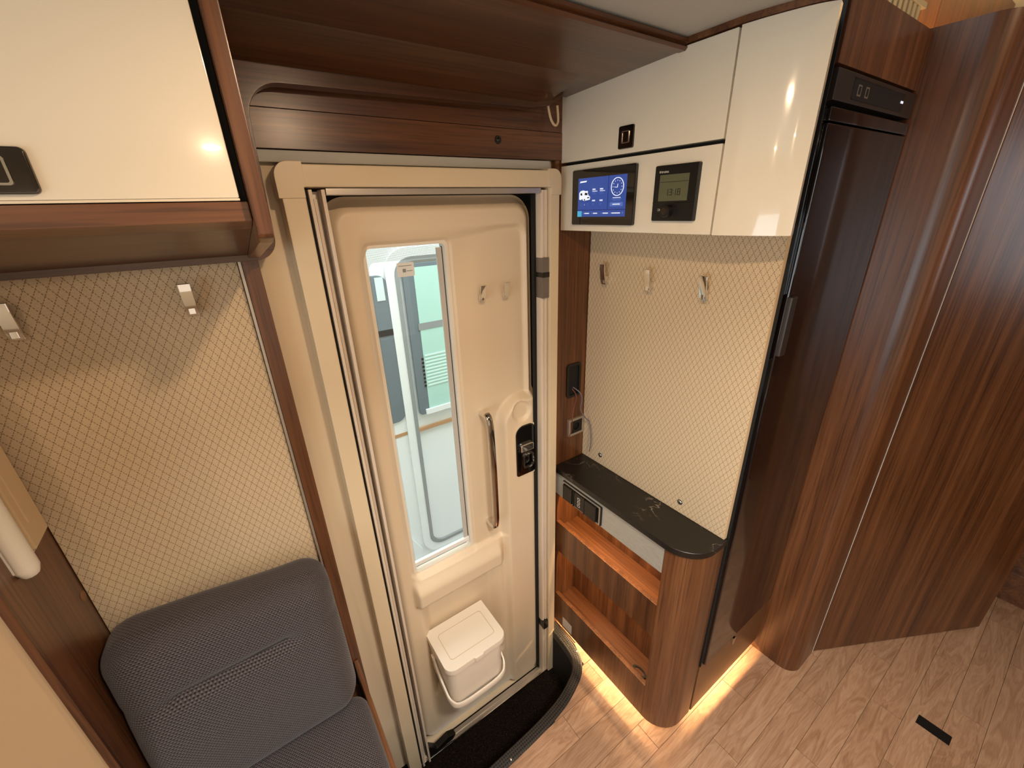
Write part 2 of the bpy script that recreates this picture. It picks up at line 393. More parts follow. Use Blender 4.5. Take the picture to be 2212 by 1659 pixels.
slab = [(-1.9, -1.35), (2.9, -1.35), (2.9, .915)] + [(x + .004, y) for x, y in EDGE[::-1]] + [(-1.9, .595)]
floor = obj('floor', pr(FZ(0), slab, -.05, -.003), 'groove', kind='structure', sm=False)
rows = 0; y1 = .9445
while y1 > -.75:
    y0 = y1 - .0807; x = -.30 + (rows * .37) % .56 - .56
    while x < 2.85:
        L_ = .54; x0, x1 = x + .0006, x + L_ - .0006; x += L_
        if x1 < .0 or (y1 < -.30 and x0 < .9): continue
        x0 = max(x0, .0); n = max(2, int((x1 - x0) / .012)); top = []; t_hi = y1 - .0006; t_lo = y0 + .0006
        if x1 > .80 or edge_y(x1) > t_lo:
            xs = [x0 + (x1 - x0) * i / n for i in range(n + 1)]
            top = [(q, min(t_hi, edge_y(q), .905)) for q in xs]
            top = [p for p in top if p[1] > t_lo + .002]
            if all(abs(p[1] - t_hi) < 1e-6 for p in top): top = [top[0], top[-1]] if top else []
            if len(top) < 2: continue
            poly = [(top[0][0], t_lo), (top[-1][0], t_lo)] + top[::-1]
            b = pr(FZ(0), poly, -.004, 0)
            p_ = obj('plank', b, 'floor', floor, sm=False)
            c_ = Vector(((top[0][0] + top[-1][0]) / 2, (t_lo + t_hi) / 2, 0)) - origin_of(floor)
            p_.data.transform(Matrix.Translation(-c_)); p_.location = c_
    y1 = y0; rows += 1

wd = new()
for a in ((-1.9, .150, -.40, 2.0), (.748, 2.9, -.40, 2.0), (.150, .748, 1.620, 2.0), (.150, .748, -.40, -.245)): box(wd, a[0], a[1], .915, .985, a[2], a[3])
obj('wall_door', wd, 'wall', kind='structure', sm=False)
obj('wall_back', bx(-1.95, 2.95, -1.42, -1.35, -.05, 2.15), 'wall', kind='structure', sm=False)
obj('wall_left', bx(-2.15, -2.08, -1.42, .98, -.05, 2.15), 'wall', kind='structure', sm=False)
obj('wall_right', bx(2.95, 3.02, -1.42, .98, -.05, 2.15), 'wood_z', kind='structure', sm=False)
cl = new(); box(cl, -2.1, .800, -1.40, .98, 1.818, 1.87); box(cl, .800, 2.98, -1.40, .98, 2.15, 2.20); box(cl, .800, .83, -1.40, .34, 1.818, 2.16)
obj('ceiling', cl, 'greywall', kind='structure', sm=False)
obj('trim_1', bx(.762, .897, .898, .914, .0, 1.66, .001), 'wood_z', kind='structure')
tp = obj('trim_2', bx(.040, .066, .882, .914, -.05, 1.50, .002), 'wood_z', kind='structure')
obj('edge_strip', bx(.0345, .0395, .886, .912, .45, 1.49, .001), 'alu', tp, label='thin metal edging strip')
obj('trim_3', bx(.070, .745, .896, .914, 1.636, 1.656, .004), 'greywall', kind='structure')

# ------------------------------------------------------------------ entrance door
YD = .93
door = thing('door_1', (.45, YD, -.2), 'beige caravan entrance door with a tall narrow window, in a raised plastic frame', 'door', kind='structure')
WH = (.273, .462, .548, 1.480, .012)                       # window hole in the leaf
def face_depth(x, z):
    h = -.028 * (1 - sst(0, .034, -sdrr(x, z, .190, .722, -.238, 1.583, .062)))
    a = sdrr(x, z, .248, .694, .535, 1.517, .035)
    w = .013 + .030 * sst(1.43, 1.50, z) * sst(.66, .40, x)
    pm = 1 - sst(.006, -.018, min(sdrr(x, z, .576, .80, -.6, 1.035, .085), 1))
    h -= pm * .013 * sst(0, w, -a)                               # shallow field round the window and hooks
    h -= .006 * sst(0, .0045, -sdrr(x, z, .262, .478, .533, 1.492, .020))   # flat surround of the window
    e = sst(.545, .490, z) * sst(.245, .262, x) * sst(.575, .545, x)
    h += .028 * e * sst(.425, .452, z)                       # sill ledge below the window
    b = sdrr(x, z, .258, .560, -.02, .455, .03)
    h -= .030 * sst(0, .045, -b)                             # recess that holds the bin
    p = min(sdrr(x, z, .576, .80, -.6, 1.035, .085), 1)
    h += .020 * sst(.006, -.018, p)                          # raised pod that carries the lock
    d = math.hypot(x - .650, (z - .988))
    h -= .010 * sst(.036, .027, d)                           # round dimple
    return h
def leaf():
    bm = new(); s = .0034; x0, x1, z0, z1 = .186, .727, -.242, 1.588
    nx, nz = int((x1 - x0) / s), int((z1 - z0) / s); g = {}
    def q(x, z): return sdrr(x, z, .190, .722, -.238, 1.583, .062)
    def w(x, z): return sdrr(x, z, *WH)
    def snap(x, z, fn):
        for _ in range(3):
            e = .0005; d = fn(x, z); gx, gz = (fn(x + e, z) - d) / e, (fn(x, z + e) - d) / e; l = math.hypot(gx, gz) or 1
            x -= d * gx / l; z -= d * gz / l
        return x, z
    for i in range(nx + 1):
        for k in range(nz + 1):
            x, z = x0 + s * i, z0 + s * k
            if abs(q(x, z)) < s * .55: x, z = snap(x, z, q)
            elif abs(w(x, z)) < s * .55: x, z = snap(x, z, w)
            if q(x, z) < 1e-4 and w(x, z) > -1e-4: g[i, k] = bm.verts.new((x, YD - face_depth(x, z), z))
    for i in range(nx):
        for k in range(nz):
            vs = [g.get(p) for p in ((i, k), (i + 1, k), (i + 1, k + 1), (i, k + 1))]
            if all(vs): bm.faces.new(vs)
            elif sum(v is not None for v in vs) == 3: bm.faces.new([v for v in vs if v])
    be = [e for e in bm.edges if len(e.link_faces) == 1]
    r = bmesh.ops.extrude_edge_only(bm, edges=be)
    for v in r['geom']:
        if isinstance(v, bmesh.types.BMVert): v.co.y += .022 if q(v.co.x, v.co.z) > -.01 else .004
    return bm
obj('door_leaf', leaf(), 'plastic', door, ang=50)
fy = FY(0)
# window: lining coloured white for daylight on the reveal, pane with dotted border
win = obj('window_pane', pl(fy, .262, .476, .520, 1.492, -.972, -.969, .02), 'glass', door, label='clear window pane')
ln_ = ringp(new(), fy, rr(.266, .470, .541, 1.488, .016), rr(.2735, .4615, .5485, 1.4795, .0115), -.968, -.9475); obj('daylit_lining', ln_, 'offwhite', win)
fr = ringp(new(), fy, rr(.266, .474, .522, 1.490, .018), rr(.281, .458, .548, 1.448, .016), -.9685, -.968); obj('dotted_border', fr, 'frit', win)
b = new(); plate(b, fy, .4605, .4625, .55, 1.478, -.967, -.962); obj('blind_rail', b, 'black', win)
b = new(); plate(b, fy, .446, .4590, .56, 1.470, -.966, -.962); obj('blind_guide', b, 'guide', win, label='pale grey blind guide')
b = pl(fy, .2735, .4615, .562, .577, -.966, -.956, 0, .002); obj('blind_cassette', b, 'white', win)
st = obj('window_sticker', pl(fy, .345, .387, 1.410, 1.442, -.9676, -.967, .002), 'white', win)
for i, (a, w_) in enumerate(((.349, .032), (.358, .008), (.368, .014))): obj('print_line', pl(fy, a, a + w_, (1.434, 1.420, 1.422)[i], (1.4355, 1.428, 1.4235)[i], -.9669, -.9667), 'grey', st)
for i, (a, w_) in enumerate(((.372, .009), (.384, .006), (.394, .012))): obj('etched_mark', pl(fy, a, a + w_, .566, .570, -.9676, -.9674), 'grey', win)
# hinge-side backing, seal and outer skin
sk = ringp(new(), fy, rr(.150, .748, -.245, 1.62, .01), rr(.205, .708, -.215, 1.565, .05), -.984, -.966); obj('door_seal', sk, 'seal', door)
sk = ringp(new(), fy, rr(.17, .735, -.245, 1.60, .06), rr(.270, .468, .535, 1.484, .014), -.990, -.985); obj('outer_skin', sk, 'white', door)
# raised frame round the opening
b = new()
jl = obj('frame_jamb', pr(fy, [(.124, -.245), (.163, -.245), (.163, 1.598), (.124, 1.598)], -.915, -.868, .004), 'frame', door)
jr = obj('frame_jamb', pr(fy, [(.722, -.245), (.752, -.245), (.752, 1.598), (.722, 1.598)], -.915, -.868, .004), 'frame', door)
hd = obj('frame_head', pr(fy, [(.160, 1.5955), (.726, 1.5955), (.726, 1.633), (.160, 1.633)], -.915, -.869, .005), 'frame', door)
cl_ = [(.119, 1.578), (.1625, 1.578), (.1625, 1.5955), (.166, 1.5955), (.166, 1.6365)] + [(.119 + .024 - .024 * math.sin(t * PI / 12), 1.6365 - .024 + .024 * math.cos(t * PI / 12)) for t in range(0, 7)]
obj('corner_cap', pr(fy, cl_, -.915, -.8655, .003), 'frame', door, label='rounded corner cap of the frame')
cr_ = [(.756, 1.578), (.724, 1.578), (.724, 1.595), (.715, 1.595), (.715, 1.6365)] + [(.756 - .022 + .022 * math.sin(t * PI / 12), 1.6365 - .022 + .022 * math.cos(t * PI / 12)) for t in range(0, 7)]
obj('corner_cap', pr(fy, cr_, -.915, -.8655, .003), 'frame', door)
# fly-screen rails
obj('rail_channel', bx(.164, .200, .906, .914, -.22, 1.590), 'alu', door)
for i, (xa, xb, ya, zt) in enumerate(((.1685, .1745, .870, 1.592), (.1775, .1835, .884, 1.577), (.1900, .1965, .870, 1.592))):
    obj('screen_rail', bx(xa, xb, ya, .905, -.22, zt, .0008), 'rail', door, label='slim aluminium fly-screen rail')
obj('rail_gap', bx(.1635, .1682, .880, .905, -.22, 1.592), 'seal', door)
hr = obj('head_rail', bx(.200, .700, .878, .906, 1.583, 1.5945, .001), 'alu', door)
sr = [(.7005, -.907), (.7005, -.884), (.703, -.879), (.707, -.878), (.709, -.882), (.712, -.882), (.714, -.877), (.719, -.877), (.7215, -.881), (.7215, -.907)]
obj('side_rail', pr(FZ(0), [(a, -b_) for a, b_ in sr], -.222, 1.590), 'rail', door, label='ribbed aluminium screen rail')
obj('side_rail_gap', bx(.6935, .7002, .900, .912, -.222, 1.590), 'seal', door)
sg = obj('screen_catch', bx(.6995, .7225, .872, .900, 1.325, 1.430, .002), 'greystrap', door, label='smoky plastic catch strapped on the rail')
obj('black_band', bx(.6990, .7222, .8705, .900, 1.380, 1.393, .001), 'black', sg)
obj('rail_clip', bx(.700, .7225, .868, .905, .045, .085, .004), 'black', door)
# threshold
th = new(); box(th, .163, .722, .876, .906, -.222, -.211, .002); obj('threshold', th, 'alu', door, label='ribbed metal threshold')
obj('threshold_rib', bx(.163, .722, .872, .8775, -.213, -.206, .002), 'chrome', door); obj('threshold_rib', bx(.163, .722, .890, .8945, -.2115, -.2065, .001), 'alu', door)
b = new(); prism(b, fy, [(.190, -.205), (.285, -.195), (.300, -.178), (.272, -.165), (.225, -.180), (.190, -.130)], -.895, -.872, .004)
obj('door_check_arm', b, 'black', door, label='black door check arm at the threshold')
# grab handle
gp = [(.527, .910, 1.018), (.527, .900, 1.012), (.527, .893, .995), (.527, .889, .95), (.5275, .887, .82), (.528, .889, .68), (.528, .893, .640), (.528, .900, .622), (.528, .915, .616)]
gb = new(); hw = .0085; gc = catmull(gp, 6); rings = []
for i, p in enumerate(gc):
    d = (gc[min(i + 1, len(gc) - 1)] - gc[max(i - 1, 0)]).normalized(); n_ = Vector((1, 0, 0)).cross(d).normalized()
    rings.append([p + Vector((a, 0, 0)) + n_ * c for a, c in ((-hw, -.003), (-hw + .003, -.005), (hw - .003, -.005), (hw, -.003), (hw, .003), (hw - .003, .005), (-hw + .003, .005), (-hw, .003))])
loft(gb, rings); gh = obj('grab_handle', gb, 'handlechrome', door, label='chrome vertical grab handle', ang=50)
for z in (1.012, .622): obj('handle_foot', bx(.5185, .5365, .900, .945, z - .006, z + .006, .003), 'chrome', gh)
# lock
lk = obj('lock_plate', pl(fy, .622, .697, .762, .942, -.915, -.9055, (.010, .012, .024, .030), .004), 'blackgloss', door, label='black lock escutcheon with rounded top')
obj('latch_pocket', ringp(new(), fy, rr(.632, .688, .775, .855, .006), rr(.640, .681, .795, .846, .010), -.906, -.898), 'darkchrome', lk)
obj('latch_lever', pl(fy, .636, .684, .853, .880, -.906, -.896, (.002, .002, .008, .008), .004), 'chrome', lk)
obj('latch_ring', ringp(new(), fy, rr(.641, .681, .794, .848, .011), rr(.6455, .6765, .800, .842, .008), -.899, -.894), 'chrome', lk)
obj('lock_rim', ringp(new(), fy, rr(.6185, .7005, .757, .946, (.012, .014, .027, .033)), rr(.6225, .6965, .7625, .9415, (.010, .012, .024, .030)), -.915, -.908), 'plastic', lk)

# coat hooks (leaf)
def hook(f, a, b, label, group, w=.008, h=.028, d=.026):
    base = f(a, b, 0); t = thing('coat_hook', base, label, 'hook', group)
    q = [(d * .92, h), (d, h * .96), (d * .98, h * .5), (d * .80, -h * .5), (d * .62, -h * .96), (d * .52, -h), (d * .50, -h * .9), (d * .80, h * .4), (d * .84, h * .95)]
    bm = new(); b2 = new(); loft(b2, [[f(a + s, b + v, u) for u, v in q] for s in (-w, w)]); merge(bm, b2, .0012, 2); obj('plate', bm, 'chrome', t)
    bm = new(); prism(bm, F(base, f.u, f.v, f.n), [(-w * .55, -h * .85), (w * .55, -h * .85), (w * .55, -h * .15), (-w * .55, -h * .15)], 0, d * .80, .001); obj('stem', bm, 'chrome', t)
    return t
FD = FY(.9395)
hook(FD, .5455, 1.352, 'small chrome hook on the beige entrance door, nearer the window', 'hooks on the entrance door', .0085, .021, .022)
hook(FD, .6180, 1.352, 'small chrome hook on the beige entrance door, nearer the lock side', 'hooks on the entrance door', .0085, .021, .022)

# waste bin hanging in the door recess
bn = thing('waste_bin', (.375, .93, .0), 'cream lidded plastic waste bin with swing handle, hung low on the entrance door', 'bin')
def binring(z, x0, x1, yf, yb, r): return [(x, y, z) for x, y in rr(x0, x1, yf, yb, (r, r, .004, .004), 8)]
b = new(); loft(b, [binring(z, x0, x1, yf, yb, .030) for z, x0, x1, yf, yb in ((.004, .298, .444, .834, .948), (.010, .291, .451, .826, .950), (.114, .284, .460, .808, .952), (.117, .277, .468, .795, .952), (.122, .2765, .4685, .792, .952), (.20, .275, .470, .790, .952), (.274, .2735, .4745, .788, .952))])
obj('bin_body', b, 'bin', bn)
lo = rr(.268, .481, .782, .948, (.030, .030, .004, .004), 8); nt = []
for x, y in lo: nt.append((x, y))
b = new(); loft(b, [[(x, y, z) for x, y in [(.3745 + (p - .3745) * s, .865 + (q_ - .865) * s) for p, q_ in nt]] for z, s in ((.270, 1.), (.286, 1.), (.2885, .992), (.2890, .975))])
ld = obj('bin_lid', b, 'bin', bn)
b = ringp(new(), FZ(0), rr(.296, .455, .815, .915, .010), rr(.298, .453, .817, .913, .009), .2888, .2895); obj('lid_crease', b, 'frame', ld)
b = new(); prism(b, FZ(0), [(.355, .785), (.362, .777), (.388, .777), (.395, .785)], .272, .288, .002); obj('lid_tab', b, 'bin', ld)
hp = catmull([(.2715, .905, .222), (.2705, .880, .195), (.2705, .835, .160), (.275, .800, .135), (.300, .785, .118), (.3745, .7835, .113), (.446, .785, .118), (.470, .800, .135), (.4765, .835, .160), (.478, .880, .195), (.478, .905, .222)], 6)
b = new(); rings = []
for i, p in enumerate(hp):
    d = (hp[min(i + 1, len(hp) - 1)] - hp[max(i - 1, 0)]).normalized(); out = Vector((d.y, -d.x, 0)); out = out.normalized() if out.length > .1 else Vector((0, -1, 0))
    u_ = d.cross(out).normalized(); u_ = u_ if u_.z > 0 else -u_
    rings.append([p + out * a + u_ * c for a, c in ((-.001, -.010), (.004, -.010), (.006, -.006), (.006, .006), (.004, .010), (-.001, .010))])
loft(b, rings); obj('swing_handle', b, 'bin', bn, label='cream swing handle folded over the front')
for x in (.270, .481): obj('handle_pivot', disc(new(), F((x, 0, 0), (0, 1, 0), (0, 0, 1), (-1 if x < .3 else 1, 0, 0)), .905, .222, .010, -.006, .004, .001), 'bin', bn)

# ------------------------------------------------------------------ entrance step well
sw = thing('entrance_step', (.43, .75, -.226), 'black carpeted entrance step well edged with studded rubber trim', 'step')
pts = [p for p in EC if p.x > .066]; ins = []
for i, p in enumerate(pts):
    d = (pts[min(i + 1, len(pts) - 1)] - pts[max(i - 1, 0)]).normalized(); ins.append(p + Vector((-d.y, d.x, 0)) * .034)
poly = [(p.x, p.y) for p in ins] + [(.76, .913), (.066, .913)]
obj('carpet', pr(FZ(0), poly, -.226, -.2165), 'carpet', sw)
b = new()
rings = [[(p.x, p.y, z) for p in ins] for z in (-.224, -.004)]
r0, r1 = [[b.verts.new(q) for q in r] for r in rings]
for i in range(len(r0) - 1): b.faces.new((r0[i], r0[i + 1], r1[i + 1], r1[i]))
ot = [b.verts.new((p.x + (q.x - p.x) * .8, p.y + (q.y - p.y) * .8, -.004)) for p, q in zip(ins, pts)]; ot0 = [b.verts.new((v.co.x, v.co.y, -.224)) for v in ot]
for i in range(len(r0) - 1):
    b.faces.new((r1[i], r1[i + 1], ot[i + 1], ot[i])); b.faces.new((ot[i], ot[i + 1], ot0[i + 1], ot0[i])); b.faces.new((ot0[i], ot0[i + 1], r0[i + 1], r0[i]))
obj('riser', b, 'seal', sw, label='black curved riser below the trim')
obj('side_wall', bx(.0665, .074, .64, .913, -.226, -.01), 'black', sw)
bk = bx(.752, .762, .846, .913, -.216, .0); obj('side_wall', bk, 'black', sw)
# trim: three-sided strip with UVs running along it
b = new(); uvl = b.loops.layers.uv.new('uv'); prof = [(.002, .0), (.003, .004), (.008, .0062), (.030, .0058), (.0365, .003), (.038, -.006), (.036, -.03)]
dist = [0]; tot = 0
for p, q in zip(pts, pts[1:]): tot += (q - p).length; dist.append(tot)
R_ = []
for p, q in zip(pts, ins):
    n_ = (q - p).normalized(); R_.append([b.verts.new(p + n_ * (a - .002) + Vector((0, 0, c))) for a, c in prof])
for i in range(len(R_) - 1):
    for k in range(len(prof) - 1):
        f_ = b.faces.new((R_[i][k], R_[i + 1][k], R_[i + 1][k + 1], R_[i][k + 1]))
        for l, (ii, kk) in zip(f_.loops, ((i, k), (i + 1, k), (i + 1, k + 1), (i, k + 1))): l[uvl].uv = (dist[ii], sum(math.hypot(prof[j + 1][0] - prof[j][0], prof[j + 1][1] - prof[j][1]) for j in range(kk)))
tr_ = obj('edge_trim', b, 'trim', sw, label='studded black rubber edge trim')
for (x, y) in ((.372, .622), (.764, .752)): obj('screw', dome(new(), FZ(0), x, y, .0042, .0052, .0025, 12), 'chrome', tr_)

# ------------------------------------------------------------------ bulkhead above the door
bh = thing('overhead_bulkhead', (.42, .75, 1.70), 'wide dark walnut bulkhead running above the entrance door', 'bulkhead')
up = [(.580, 1.800), (.835, 1.790), (.882, 1.788), (.882, 1.816), (.580, 1.816)]
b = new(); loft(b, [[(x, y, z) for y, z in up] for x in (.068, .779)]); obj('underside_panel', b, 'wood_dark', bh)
fp = [(.5795, 1.8175), (.566, 1.8175), (.560, 1.814), (.560, 1.809), (.566, 1.807), (.562, 1.803), (.566, 1.7985), (.5795, 1.7985)]
b = new(); loft(b, [[(x, y, z) for y, z in fp] for x in (.068, .779)]); obj('front_moulding', b, 'wood_x', bh)
arc = lambda cx, cz, r, t0, t1, n=8: [(cx + r * math.cos(t0 + (t1 - t0) * i / n), cz + r * math.sin(t0 + (t1 - t0) * i / n)) for i in range(n + 1)]
ap = [(-.62, 1.482)] + arc(.062, 1.517, .035, -PI / 2, 0) + arc(.155, 1.690, .053, PI, PI / 2) + [(.655, 1.752), (.700, 1.759), (.735, 1.776), (.745, 1.789), (-.62, 1.789)]
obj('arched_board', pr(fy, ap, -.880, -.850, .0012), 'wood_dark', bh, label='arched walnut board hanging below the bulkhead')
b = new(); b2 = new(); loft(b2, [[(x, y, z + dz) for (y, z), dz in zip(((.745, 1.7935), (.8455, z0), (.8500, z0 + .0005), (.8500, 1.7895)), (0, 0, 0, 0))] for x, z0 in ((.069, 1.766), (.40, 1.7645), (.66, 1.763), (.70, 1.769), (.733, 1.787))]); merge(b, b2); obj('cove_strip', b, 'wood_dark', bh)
va = thing('door_valance', (.44, .90, 1.657), 'walnut valance boards between the entrance door frame and the bulkhead', 'valance')
obj('board', bx(.098, .800, .894, .914, 1.657, 1.7165, .0008), 'wood_x', va); obj('board', bx(.098, .800, .8955, .914, 1.7175, 1.81, .0008), 'wood_x', va)
pg = obj('plug', disc(new(), fy, .590, 1.693, .0085, -.896, -.8915, .001), 'black', va, label='round black plug'); obj('plug_core', dome(new(), fy, .590, 1.693, .004, -.8915, .0015), 'darkchrome', pg)
b = tube(new(), catmull([(.713, .868, 1.765), (.720, .866, 1.738), (.733, .866, 1.726), (.742, .866, 1.735), (.741, .868, 1.766)], 6), .0028)
cb = obj('cable_loop', b, 'wirecream', label='short cream cable loop hanging at the right end of the bulkhead', cat='cable')

# ------------------------------------------------------------------ overhead locker at the left
lk_ = thing('overhead_locker', (-.28, .74, 1.486), 'overhead locker with cream gloss door and walnut surround above the fabric panel', 'cupboard')
b = new(); plate(b, fy, -.62, .0425, 1.5705, 1.812, -.618, -.600, .002, .0015); dr = obj('door', b, 'cream', lk_)
obj('edge_band', bx(-.62, .0425, .6005, .618, 1.5680, 1.5704), 'cream_edge', dr)
lt = obj('latch', pl(fy, -.188, -.114, 1.5755, 1.6145, -.600, -.5955, .005, .002), 'darkchrome', dr, label='smoked chrome push latch')
obj('latch_button', ringp(new(), fy, rr(-.176, -.129, 1.583, 1.607, .003), rr(-.174, -.131, 1.585, 1.605, .002), -.5958, -.5938), 'chrome', lt)
epf = [(.588, 1.8165), (.588, 1.533), (.592, 1.527), (.610, 1.521), (.8490, 1.4865), (.8490, 1.8165)]
b = new(); b2 = new(); loft(b2, [[(x, y, z) for y, z in epf] for x in (.0505, .0672)]); merge(b, b2, .002, 2); obj('end_panel', b, 'wood_z', lk_)
obj('gap_shadow_strip', bx(.0430, .0500, .612, .84, 1.548, 1.816), 'seal', lk_)
obj('bottom_rail', bx(-.62, .050, .602, .622, 1.5455, 1.5672, .002), 'wood_x', lk_)
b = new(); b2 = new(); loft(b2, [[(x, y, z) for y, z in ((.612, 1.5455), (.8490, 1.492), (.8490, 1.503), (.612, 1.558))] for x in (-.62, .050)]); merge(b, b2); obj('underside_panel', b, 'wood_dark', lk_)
b = new(); b2 = new(); loft(b2, [[(x, y, z) for y, z in ((.606, 1.547), (.640, 1.5365), (.640, 1.541), (.606, 1.551))] for x in (-.62, .050)]); merge(b, b2, .001); obj('lip', b, 'wood_x', lk_)
obj('carcass', bx(-.62, .048, .625, .8490, 1.565, 1.815), 'wood_x', lk_)

# fabric wall panel at the left
pa = thing('fabric_panel', (-.15, .9, .45), 'beige diamond-pattern fabric wall panel behind the dark seat', 'panel')
obj('padded_board', bx(-.3345, .034, .8985, .914, .45, 1.484, .003), 'fabx', pa)
for x, z in ((-.250, .842), (-.040, .812)): obj('cover_cap', dome(new(), fy, x, z, .006, -.8985, .003), 'fabedge', pa)
FP = FY(.8985)
hook(FP, -.049, 1.426, 'chrome coat hook on the left fabric panel, nearer the door post', 'hooks on the left fabric panel', .0085, .028, .026)
hook(FP, -.258, 1.424, 'chrome coat hook on the left fabric panel, at the frame edge', 'hooks on the left fabric panel', .0085, .028, .026)

# side board with wall lamp
sb = thing('side_board', (-.34, .81, 0), 'narrow walnut side board left of the seat, set at right angles to the fabric panel', 'panel')
obj('board', bx(-.3455, -.3352, .712, .914, 0, 1.482, .001), 'wood_z', sb)
fxp = F((-.3352, 0, 0), (0, 1, 0), (0, 0, 1), (1, 0, 0))
obj('cover_cap', dome(new(), fxp, .886, .939, .010, 0, .003, 18), 'cap', sb, label='brown round cover cap')
obj('cream_panel', bx(-1.2, -.3460, .722, .742, 0, 1.30, .002), 'panelbeige', label='plain cream partition panel left of the walnut side board', cat='panel')
wl = thing('wall_lamp', (-.335, .80, 1.08), 'white plastic wall lamp with clear cover, on the walnut side board', 'lamp')
b = new(); plate(b, fxp, .757, .852, 1.098, 1.36, 0, .010, .004, .002); obj('base', b, 'offwhite', wl)
b = new(); plate(b, fxp, .785, .848, 1.112, 1.35, .010, .022, .004, .004); obj('clear_cover', b, 'clear', wl, label='brownish clear cover')
b = new(); plate(b, fxp, .800, .822, 1.150, 1.34, .022, .0235, .002, .001); obj('cover_rib', b, 'clear', wl)
b = tube(new(), [(-.325, .768, 1.36), (-.325, .768, 1.10), (-.325, .7705, 1.088)], [.014, .014, .010], 12); obj('tube_shade', b, 'offwhite', wl)

# ------------------------------------------------------------------ seat
st_ = thing('bench_seat', (-.14, .55, 0), 'single seat with charcoal woven cushions against the fabric panel', 'seat')
def bshape(p):
    p = p.copy(); t = (.85 - p.z) / .40
    if p.y < .90:
        k = min(1, (.90 - p.y) / .13); p.y -= .045 * t * k
    p.z -= .012 * sst(.78, .92, p.y) * sst(.70, .85, p.z)
    p.z += .035 * sst(.05, -.33, p.x) * sst(.62, .85, p.z)
    if p.y < .86:
        m = sst(-.275, -.245, p.x) * sst(-.04, -.070, p.x); f_ = math.exp(-((p.z - .742) / .014) ** 2)
        p.y += f_ * (.004 + .012 * m)
        p.y -= .008 * math.exp(-((p.z - .63) / .09) ** 2)
    return p
obj('backrest', rbox(-.1470, .8305, .66, .1860, .0655, .190, .050, (60, 20, 120), bshape), 'seat', st_)
sp_ = [(-.262 + .0265 * i, .7695, .742) for i in range(9)]
obj('backrest_seam', tube(new(), [(x, y - .0025, z) for x, y, z in sp_], .0016, 6), 'seam', st_)
def sshape(p):
    p = p.copy(); p.z += .010 * math.sin(PI * max(0, min(1, (p.x + .333) / .38))); return p
obj('seat_cushion', rbox(-.143, .515, .405, .190, .262, .065, .035, (30, 40, 10), sshape), 'seat', st_)
obj('base', bx(-.3345, .046, .29, .88, 0, .340, .003), 'wood_x', st_)
obj('side_rail', bx(.0465, .058, .28, .880, .001, .43, .002), 'wood_y', st_)

# ------------------------------------------------------------------ shelf unit under the black worktop
X0 = .772
su = thing('shelf_unit', (.83, .64, .036), 'low walnut unit with rounded corner and two magazine pockets under the black worktop', 'shelf unit')
oa = [(.852 - .080 * math.cos(t * PI / 16), .458 - .080 * math.sin(t * PI / 16)) for t in range(9)]; ia = [(.852 - .064 * math.cos(t * PI / 16), .458 - .064 * math.sin(t * PI / 16)) for t in range(9)]
post = [(X0, .4625)] + oa + [(.9015, .378), (.9015, .394)] + ia[::-1] + [(X0 + .016, .4625)]
obj('corner_post', pr(FZ(0), post, .036, .7355), 'wood_z', su, label='rounded walnut corner post')
def lip(z0, z1): return obj('pocket_front', bx(X0, X0 + .014, .463, .897, z0, z1, .0008), 'wood_z', su)
lip(.398, .527); lp2 = lip(.036, .181)
for z in (.497, .148): obj('pocket_floor', bx(X0 + .014, .874, .463, .897, z - .012, z, .0004), 'wood_y', su)
obj('back_panel', bx(.874, .888, .463, .897, .10, .735), 'wood_z', su); obj('lower_back', bx(.867, .874, .463, .885, .148, .330, .001), 'wood_z', su)
obj('wall_side', bx(X0 + .001, .874, .886, .897, .060, .735), 'wood_z', su); obj('end_divider', bx(X0 + .016, .874, .455, .4628, .10, .735), 'wood_z', su)
obj('top_rail', bx(X0 + .0012, X0 + .016, .463, .897, .648, .7355), 'wood_y', su); obj('inner_top', bx(X0 + .016, .874, .463, .897, .715, .735), 'wood_y', su)
obj('steel_fascia', bx(X0 - .0004, X0 + .0012, .4635, .897, .648, .7352), 'brushed', su, label='brushed steel coloured fascia strip')
obj('carcass_floor', bx(X0 + .016, .90, .463, .897, .085, .100), 'wood_y', su); obj('plinth', bx(.885, .900, .40, .897, 0, .085), 'black', su)
obj('light_strip', bx(.850, .858, .47, .88, .079, .0845), 'led', su, label='warm light strip under the unit')
f7 = FX(X0); FR = F((X0, 0, 0), (0, -1, 0), (0, 0, 1), (-1, 0, 0))
obj('sticker', pl(f7, .792, .842, .045, .090, 0, .0006), 'label', su, label='silver paper sticker')
b = ringp(new(), FZ(0), [(.810 + .014 * math.cos(t * PI / 12), .512 + .026 * math.sin(t * PI / 12)) for t in range(24)], [(.810 + .009 * math.cos(t * PI / 12), .512 + .018 * math.sin(t * PI / 12)) for t in range(24)], .148, .152); obj('cable_grommet', b, 'black', su)
sp = thing('switch_panel', (X0, .765, .655), 'black three-gang switch panel on the steel fascia under the worktop', 'switch')
FS = FX(X0 - .0004)
b = pl(FS, .679, .852, .652, .7225, 0, .004, .003, .001); obj('back_plate', b, 'black', sp); b = ringp(new(), FS, rr(.683, .849, .654, .7205, .002), rr(.687, .846, .657, .7165, .002), .003, .0065); obj('silver_frame', b, 'alu', sp)
for a0, a1, d in ((.801, .8445, .012), (.7475, .7925, .010), (.6955, .7435, .012)):
    r_ = obj('rocker', pl(FS, a0, a1, .6585, .7145, .003, d, .002, .002), 'black', sp)
    if a0 == .7475:
        for q in (.668, .681, .694): obj('symbol', ringp(new(), FS, rr(.764, .776, q, q + .009, .003), rr(.7655, .7745, q + .0015, q + .0075, .002), .0099, .0103), 'print', r_)
        for q in (.793, .745): obj('divider', pl(FS, q, q + .003, .657, .7165, .003, .0115), 'black', sp)

